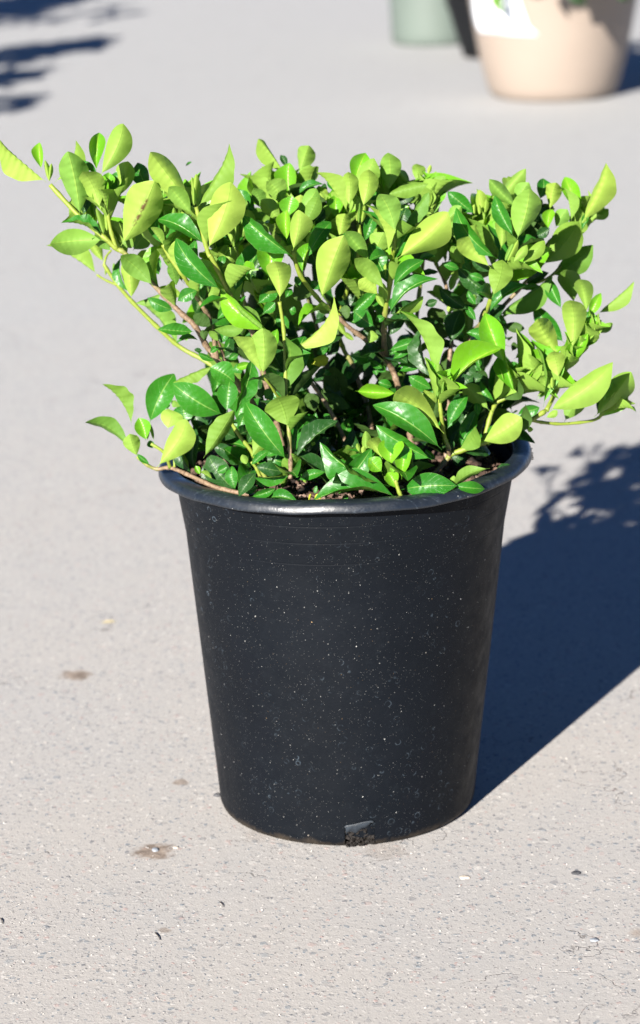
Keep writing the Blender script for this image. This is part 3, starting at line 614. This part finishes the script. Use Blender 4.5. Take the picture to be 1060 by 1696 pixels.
for spec in specs:
    m = place(spec, rl); side, tone = spec[5], spec[6]
    if side == 'b': add_part('leaf_bud', rl.choice(BUD if tone != 'g' else LM['g']), m); continue
    me = rl.choice(LM[tone])
    if id(spec) in singles:
        o = add_part('leaf', me, m)
        if tone == 'b': o['label'] = 'pale leaf with a brown scar along its midrib'
    else: bulk.append((m, me))

# inner and rear foliage that the front leaves half hide
poly = [(240,430),(262,345),(330,330),(430,318),(520,296),(620,290),(700,300),(760,350),(850,335),(915,345),(930,430),(880,500),(900,600),(880,680),(850,720),(800,770),(500,790),(390,760),(335,690),(352,610),(300,525)]
gaps = [(548,592,34),(565,556,22),(590,580,16),(500,470,16),(716,440,26),(708,515,26),(700,552,22),(556,482,18),(660,560,20),(330,445,16),(270,478,16),(335,548,16),(322,566,18),(690,600,24),(865,470,18),(880,555,45),(925,460,20),(850,540,30),(690,640,14),(735,420,14),(800,420,12)]
def inside(x, y):
    c = False; j = len(poly) - 1
    for i in range(len(poly)):
        (xi, yi), (xj, yj) = poly[i], poly[j]
        if (yi > y) != (yj > y) and x < (xj - xi) * (y - yi) / (yj - yi) + xi: c = not c
        j = i
    return c
def clear(x0, y0, x1, y1):
    for k in range(6):
        x = x0 + (x1 - x0) * k / 5; y = y0 + (y1 - y0) * k / 5
        if not inside(x, y): return False
        if any(math.hypot(x - gx, y - gy) < gr + 8 for gx, gy, gr in gaps): return False
    return True
rf = random.Random(23); fill = []; tries = 0
while len(fill) < 95 and tries < 16000:
    tries += 1
    x, y = rf.uniform(240, 950), rf.uniform(320, 790)
    a = math.atan2((x - 575) / 1.1, 760 - y + 60) + rf.gauss(0, .75); L = rf.uniform(74, 118)
    tx, ty = x + math.sin(a) * L, y - math.cos(a) * L * .9
    if not clear(x, y, tx, ty): continue
    Y = rf.uniform(.02, .20) if y < 700 else rf.uniform(-.05, .14)
    # keep it inside the crown's depth and above the soil
    if at(x, y, Y).z < .42: continue
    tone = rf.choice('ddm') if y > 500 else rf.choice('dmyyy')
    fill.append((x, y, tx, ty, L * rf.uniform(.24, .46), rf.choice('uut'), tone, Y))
def project(p):
    q = CAM.inverted() @ p; return 530 + q.x / -q.z * F_PX, 848 - q.y / -q.z * F_PX
def rosette(P, axis, L, spread, pairs, r, tones, k0=None, within=False):
    axis = axis.normalized(); e = axis.orthogonal().normalized(); a0 = r.uniform(0, 6.28) if k0 is None else k0
    for k in range(pairs):
        for h in (0, 1):
            a = a0 + k * 1.571 + h * 3.1416 + r.gauss(0, .16)
            rad = Matrix.Rotation(a, 3, axis) @ e
            f = spread[0] + (spread[1] - spread[0]) * k / max(1, pairs - 1) + r.gauss(0, .1)
            d = axis * math.cos(f) + rad * math.sin(f); l = L * (1 - .13 * (pairs - 1 - k)) * r.uniform(.85, 1.12)
            n = (axis - d * axis.dot(d)).normalized() if f > .02 else -rad
            n = Matrix.Rotation(r.gauss(0, .25), 3, d) @ n
            b = P - axis * .006 * k; tip = b + d * l
            x, y = project(b + d * l * .6)
            if any(math.hypot(x - gx, y - gy) < gr * .8 for gx, gy, gr in gaps): continue
            if tip.z < .43: continue
            if within and not (inside(x, y) and inside(*project(tip))): continue
            m = Matrix((d * l, n.cross(d) * l * r.uniform(.36, .46), n * l)).transposed().to_4x4(); m.translation = b
            bulk.append((m, r.choice(LM[r.choice(tones)])))
rr_ = random.Random(77)
CENTRE = Vector((0, 0, .30))
for x, y, d in ((245,375,0),(300,385,3),(338,395,2),(455,350,8),(505,345,6),(560,372,3),(606,352,5),(648,348,8),(705,365,9),(745,425,6),(800,395,6),(845,385,6),(888,395,8),(430,425,0),(500,440,-3),(560,445,0),(684,440,0),(640,400,2),(770,460,3),(868,440,6),(380,462,-2),(300,455,-3),(450,520,-3),(604,488,1),(540,410,3),(820,430,2),(470,410,2),
   (178,352,-6),(152,372,-3),(200,415,-2),(280,415,-3),(338,362,-6),(962,368,9),(945,395,9),(958,572,-4),(938,606,-5),(898,650,-5),(868,640,-5),(998,684,-4),(825,662,-6),(730,660,-12)):
    P = at(x, y, d / 100); ax = (P - CENTRE).normalized() + Vector((rr_.gauss(0, .2), rr_.gauss(0, .2) - .1, .35))
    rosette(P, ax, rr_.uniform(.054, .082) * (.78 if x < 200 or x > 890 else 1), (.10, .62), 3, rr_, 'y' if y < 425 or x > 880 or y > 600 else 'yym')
for x, y, d in ((400,560,3),(470,600,2),(560,520,6),(620,540,8),(680,610,6),(760,560,8),(800,620,6),(840,560,9),(440,690,2),(520,680,4),(600,690,6),(680,700,5),(760,690,4),(820,690,2),(380,700,0),(480,740,-2),(560,740,0),(640,745,-2),(730,740,-1),(790,740,-3),(420,770,-8),(520,790,-9),(600,785,-10),(350,740,-4),(470,800,-13),(560,815,-15),(640,800,-13),(690,800,-12),(590,650,9),(660,650,10),(520,620,10)):
    P = at(x, y, d / 100)
    if P.z < .425: P.z = .425
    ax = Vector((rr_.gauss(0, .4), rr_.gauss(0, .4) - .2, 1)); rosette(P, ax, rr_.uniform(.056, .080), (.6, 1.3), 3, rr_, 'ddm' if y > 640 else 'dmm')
for pts, r0, r1, w0, w1 in STEMS:                       # opposite pairs on the nodes of every stem
    P = [at(x, y, d / 100) for x, y, d in pts]; Q = catmull(P, 5); acc = 0; k = 0
    for i in range(len(Q) // 4, len(Q) - 3):
        acc += (Q[i + 1] - Q[i]).length
        if acc > .026:
            acc = 0; k += 1
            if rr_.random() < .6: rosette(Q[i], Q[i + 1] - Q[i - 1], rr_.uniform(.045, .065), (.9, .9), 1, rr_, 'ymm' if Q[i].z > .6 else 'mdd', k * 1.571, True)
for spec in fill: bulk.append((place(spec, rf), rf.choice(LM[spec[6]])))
# the rear leaves are past the limit of single parts: one joined mesh
def join_leaves(name, items, parent, pinv):
    bm = bmesh.new(); mats = []
    for m, me in items:
        if me.materials[0] not in mats: mats.append(me.materials[0])
        k = mats.index(me.materials[0]); nf = len(bm.faces); nv = len(bm.verts)
        bm.from_mesh(me); bm.verts.ensure_lookup_table(); bm.faces.ensure_lookup_table()
        for v in bm.verts[nv:]: v.co = m @ v.co
        for f in bm.faces[nf:]: f.material_index = k; f.smooth = True
    me = bpy.data.meshes.new(name); bm.to_mesh(me); bm.free()
    for x in mats: me.materials.append(x)
    o = bpy.data.objects.new(name, me); C.objects.link(o); o.parent = parent; o.matrix_parent_inverse = pinv
    return o
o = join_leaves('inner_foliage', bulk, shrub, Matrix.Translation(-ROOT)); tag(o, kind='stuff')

# ------------------------------------------------------------------ background pots
def big_pot(name, label, base, prof, mat, cat='plant pot'):
    root = empty(name, base); tag(root, label, cat)
    bm = bmesh.new(); lathe(bm, prof, 64); o = from_bm('pot_wall', bm, mat, root); return root
g = ground_at(926, 170); BX, BY = g.x, g.y + .235
M_BEIGE = mat_plain('beige_plastic', (.245, .20, .165), .55, .05, 3, .0006, 40)
beige = big_pot('beige_planter', 'big beige tapered planter with white sheet on it, beside the sage green pot', (BX, BY, 0),
   [(.001, .004), (.195, .004), (.222, .0), (.242, .012), (.258, .05), (.285, .15), (.305, .26), (.322, .36), (.340, .46), (.352, .52), (.362, .525), (.366, .56), (.350, .565), (.338, .555), (.30, .40)], M_BEIGE)
M_WHITE = mat_plain('white_film', (.80, .82, .85), .4, .03, 5)
bm = bmesh.new(); gr = []
for j in range(9):
    row = []
    for i in range(9):
        z = .262 + .26 * j / 8; a = 270 - 76 + (54 - 12 * j / 8) * i / 8 + (6 if j == 0 and i in (0, 8) else 0)
        rr = .2965 + (z - .215) * .178 + .006 + .004 * math.sin(i * 1.3 + j)
        row.append(bm.verts.new(pol(rr, a, z)))
    gr.append(row)
for j in range(8):
    for i in range(8): bm.faces.new((gr[j][i], gr[j][i + 1], gr[j + 1][i + 1], gr[j + 1][i]))
sheet = from_bm('white_sheet', bm, M_WHITE, beige); sheet.modifiers.new('t', 'SOLIDIFY').thickness = .0015

g2 = ground_at(722, 77); SX, SY = g2.x, g2.y + .19
M_SAGE = mat_plain('sage_plastic', (.100, .124, .108), .55, .08, 3, .0006, 40)
sage = big_pot('sage_pot', 'sage green pot standing farthest back, left of the black and beige pots', (SX, SY, 0),
   [(.001, .004), (.170, .004), (.186, .0), (.197, .012), (.200, .05), (.206, .2), (.212, .38), (.216, .42), (.226, .425), (.228, .455), (.215, .46), (.205, .45), (.19, .3)], M_SAGE)
g3 = ground_at(818, 98); M_BLK = mat_pot('black_plastic_far', (.006, .0065, .0075), 0)
blk = big_pot('black_pot', 'black tapered pot standing in the gap between the sage pot and the beige planter', (g3.x, g3.y + .12, 0),
   [(.001, .004), (.110, .004), (.122, .0), (.130, .012), (.165, .12), (.195, .22), (.215, .30), (.230, .305), (.232, .335), (.220, .338), (.20, .22)], M_BLK)

def bush(name, label, c, rx, rz, n, seed, tones, L=(.07, .12), stemz=.3, extra=()):
    """c: crown centre; returns the plant with stems and joined foliage"""
    r = random.Random(seed); root = empty(name, (c[0], c[1], stemz)); tag(root, label, 'shrub'); pin = Matrix.Translation((-c[0], -c[1], -stemz))
    items = []; tips = []
    for k in range(9):
        a = k * 2.4; d = Vector((math.cos(a) * rx * .75, math.sin(a) * rx * .75, r.uniform(-.2, .8) * rz))
        P = [Vector((c[0] + math.cos(a) * .03, c[1] + math.sin(a) * .03, stemz)), Vector(c) * .5 + Vector((c[0], c[1], stemz)) * .5 + d * .3, Vector(c) + d]
        o = link('stem', tube_mesh('stem', P, .006, .003, 1.3, 0, M_STEM, 6), root); o.matrix_parent_inverse = pin; tips.append(P[2])
    cents = [(Vector(c), rx, rz, n)] + list(extra)
    for cc, ax, az, nn, *ay in cents:
        for _ in range(nn):
            while True:
                u = Vector((r.uniform(-1, 1), r.uniform(-1, 1), r.uniform(-1, 1)))
                if .25 < u.length < 1: break
            b = cc + Vector((u.x * ax, u.y * (ay[0] if ay else ax), u.z * az)); d = (u + Vector((r.gauss(0, .5), r.gauss(0, .5), r.gauss(.3, .5)))).normalized()
            l = r.uniform(*L); m = leaf_matrix(b, b + d * l, l * .44, 't', r.uniform(-1, 1), eye=b + Vector((r.gauss(0, .6), r.gauss(0, .6), 1)))
            items.append((m, r.choice(LOW[r.choice(tones)])))
    o = join_leaves('foliage', items, root, pin); tag(o, kind='stuff'); return root
bush('leafy_shrub', 'green shrub growing in the beige planter, mostly above the picture', (BX, BY, .86), .34, .30, 420, 5, 'ydm', extra=[(Vector((BX - .20, BY - .40, .50)), .04, .05, 14), (Vector((BX + .06, BY - .60, .575)), .15, .07, 330), (Vector((BX + .17, BY - .50, .56)), .12, .07, 220), (Vector((BX + .1, BY - .45, .68)), .2, .12, 140)], stemz=.48)
bush('leafy_shrub', 'dark shrub growing in the sage green pot, mostly above the picture', (SX, SY, .72), .28, .26, 300, 6, 'ddm', stemz=.4)

# tall shrub that stands left of the picture and throws the shadow in the upper left corner
def shade(px, py, h):
    p = ground_at(px, py); return p - SUN_TRAVEL * (h / math.sin(SUN_EL))
ex = [(shade(106, 80, 1.0), .065, .04, 130, .36), (shade(126, 74, 1.0), .04, .03, 50, .26), (shade(14, 92, 1.02), .09, .04, 110, .35), (shade(-15, 100, 1.0), .14, .08, 100, .4), (shade(15, 126, .96), .07, .04, 40, .12), (shade(-15, 134, .95), .10, .05, 50, .25), (shade(-12, 176, .88), .035, .03, 40, .22), (shade(20, 12, 1.3), .2, .10, 520, 1.0), (shade(-60, 20, 1.25), .25, .2, 300, .8), (shade(90, 0, 1.35), .12, .08, 160, .5), (shade(160, 18, 1.2), .05, .05, 20, .2), (shade(180, 30, 1.2), .05, .04, 12, .15), (shade(60, 38, 1.2), .05, .04, 18, .15)]
c0 = shade(-70, 20, 1.2)
bush('tall_shrub', 'tall shrub beside the picture shading the upper left ground', (c0.x, c0.y, 1.25), .35, .4, 500, 9, 'ddm', (.09, .15), .30, ex)
M_CLAY = mat_plain('brown_plastic', (.10, .06, .045), .6, .1, 4)
big_pot('brown_pot', 'brown pot of the tall shrub left of the picture', (c0.x, c0.y, 0), [(.001, .004), (.15, .004), (.16, 0), (.17, .012), (.21, .33), (.225, .335), (.225, .36), (.21, .362), (.19, .25)], M_CLAY)

# ------------------------------------------------------------------ small things on the ground
rg = random.Random(4)
g = ground_at(178, 1032)
M_DRY = mat_plain('dry_yellow', (.47, .40, .24), .6, .15, 60)
b = Vector((g.x - .012, g.y, .0012)); t_ = Vector((g.x + .013, g.y + .004, .0014))
me = leaf_mesh('dry_leaf', 55, M_DRY, fs=.3); o = link('dry_leaf', me); o.matrix_world = leaf_matrix(b, t_, .010, 't', .05, eye=b + Vector((0, 0, 1))) @ Matrix.Diagonal((1, 1, .35, 1))
tag(o, 'small dry yellow leaf lying on the pale ground left of the black pot', 'leaf')
def pebble(name, px, py, s, mat, label, flat=.5, group=None):
    bm = bmesh.new(); bmesh.ops.create_icosphere(bm, subdivisions=2, radius=1)
    for v in bm.verts:
        k = 1 + rg.uniform(-.14, .14); v.co = Vector((v.co.x * s * k * 1.25, v.co.y * s * k, v.co.z * s * flat * k))
    o = from_bm(name, bm, mat); p = ground_at(px, py); o.location = (p.x, p.y, s * flat * .05); o.rotation_euler.z = rg.uniform(0, 3)
    tag(o, label, 'stone', group); return o
M_BLUE = mat_plain('blue_grey_stone', (.22, .24, .27), .8, .25, 200, .001, 300); M_PALE = mat_plain('pale_stone', (.42, .37, .31), .85, .2, 200, .001, 300)
M_DARK = mat_plain('dark_stone', (.06, .06, .065), .8, .3, 200, .001, 300)
pebble('stone', 257, 1408, .0042, M_BLUE, 'blue grey stone in the middle of the brown stain in front of the pot')
pebble('stone', 291, 1404, .0030, M_PALE, 'pale chip at the right edge of the brown stain in front of the pot')
pebble('stone', 770, 1453, .0055, M_PALE, 'flat ochre chip on the ground right below the pot', .3)
pebble('stone', 954, 1446, .0050, M_DARK, 'dark grey flat chip on the sunlit ground at right', .3)
pebble('stone', 984, 1557, .0042, M_BLUE, 'slate blue oval chip low on the sunlit ground at right', .35)
pebble('stone', 360, 1318, .0045, M_DARK, 'small dark crumb lying against the left foot of the black pot', .7)
M_TWIG = mat_plain('dark_twig', (.03, .022, .018), .8, .3, 100)
def twig(px0, py0, px1, py1, r, label):
    a = ground_at(px0, py0); b = ground_at(px1, py1); mid = (a + b) / 2 + Vector((.0006, .0004, .0014)); a.z = b.z = .001
    o = link('twig', tube_mesh('twig', [a, mid, b], r, r * .5, 0, 0, M_TWIG, 6, False)); tag(o, label, 'twig')
twig(257, 1546, 265, 1558, .0007, 'short dark twig in front of the pot, left side')
twig(364, 1495, 370, 1503, .0006, 'tiny dark twig on the ground nearest below the pot')
twig(1, 1522, 4, 1531, .0007, 'tiny dark twig at the left edge of the ground')
# dark crumb hanging on the right end of the rim
bm = bmesh.new(); e = at(878, 748, -.01)
for k in range(7): chip(bm, Vector((rg.uniform(-.002, .003), rg.uniform(-.002, .002), -.0025 * k + .006)), .0016, rg)
o = from_bm('dirt_crumb', bm, M_TWIG, None, False); o.location = e; tag(o, 'tiny dark crumb of dirt clinging to the right end of the rim', 'dirt')
# loose grit
bm = bmesh.new()
for _ in range(1500):
    p = ground_at(rg.uniform(-40, 1100), rg.uniform(900, 1740))
    if math.hypot(p.x, p.y) < .155: continue
    chip(bm, Vector((p.x, p.y, .0004)), rg.choice((.0006, .0008, .001, .0014)), rg)
M_GRIT = NT('loose_grit'); _r = M_GRIT.new('NewGeometry').outputs['Random Per Island']
_c = M_GRIT.mix(M_GRIT.ramp(_r, .2, .8), (.17, .16, .16), (.42, .39, .36)); M_GRIT.setc('Base Color', _c); M_GRIT.setc('Roughness', .9)
o = from_bm('grit', bm, M_GRIT.m, None, False); tag(o, 'loose grit scattered over the pale ground around the pot', 'grit', kind='stuff')
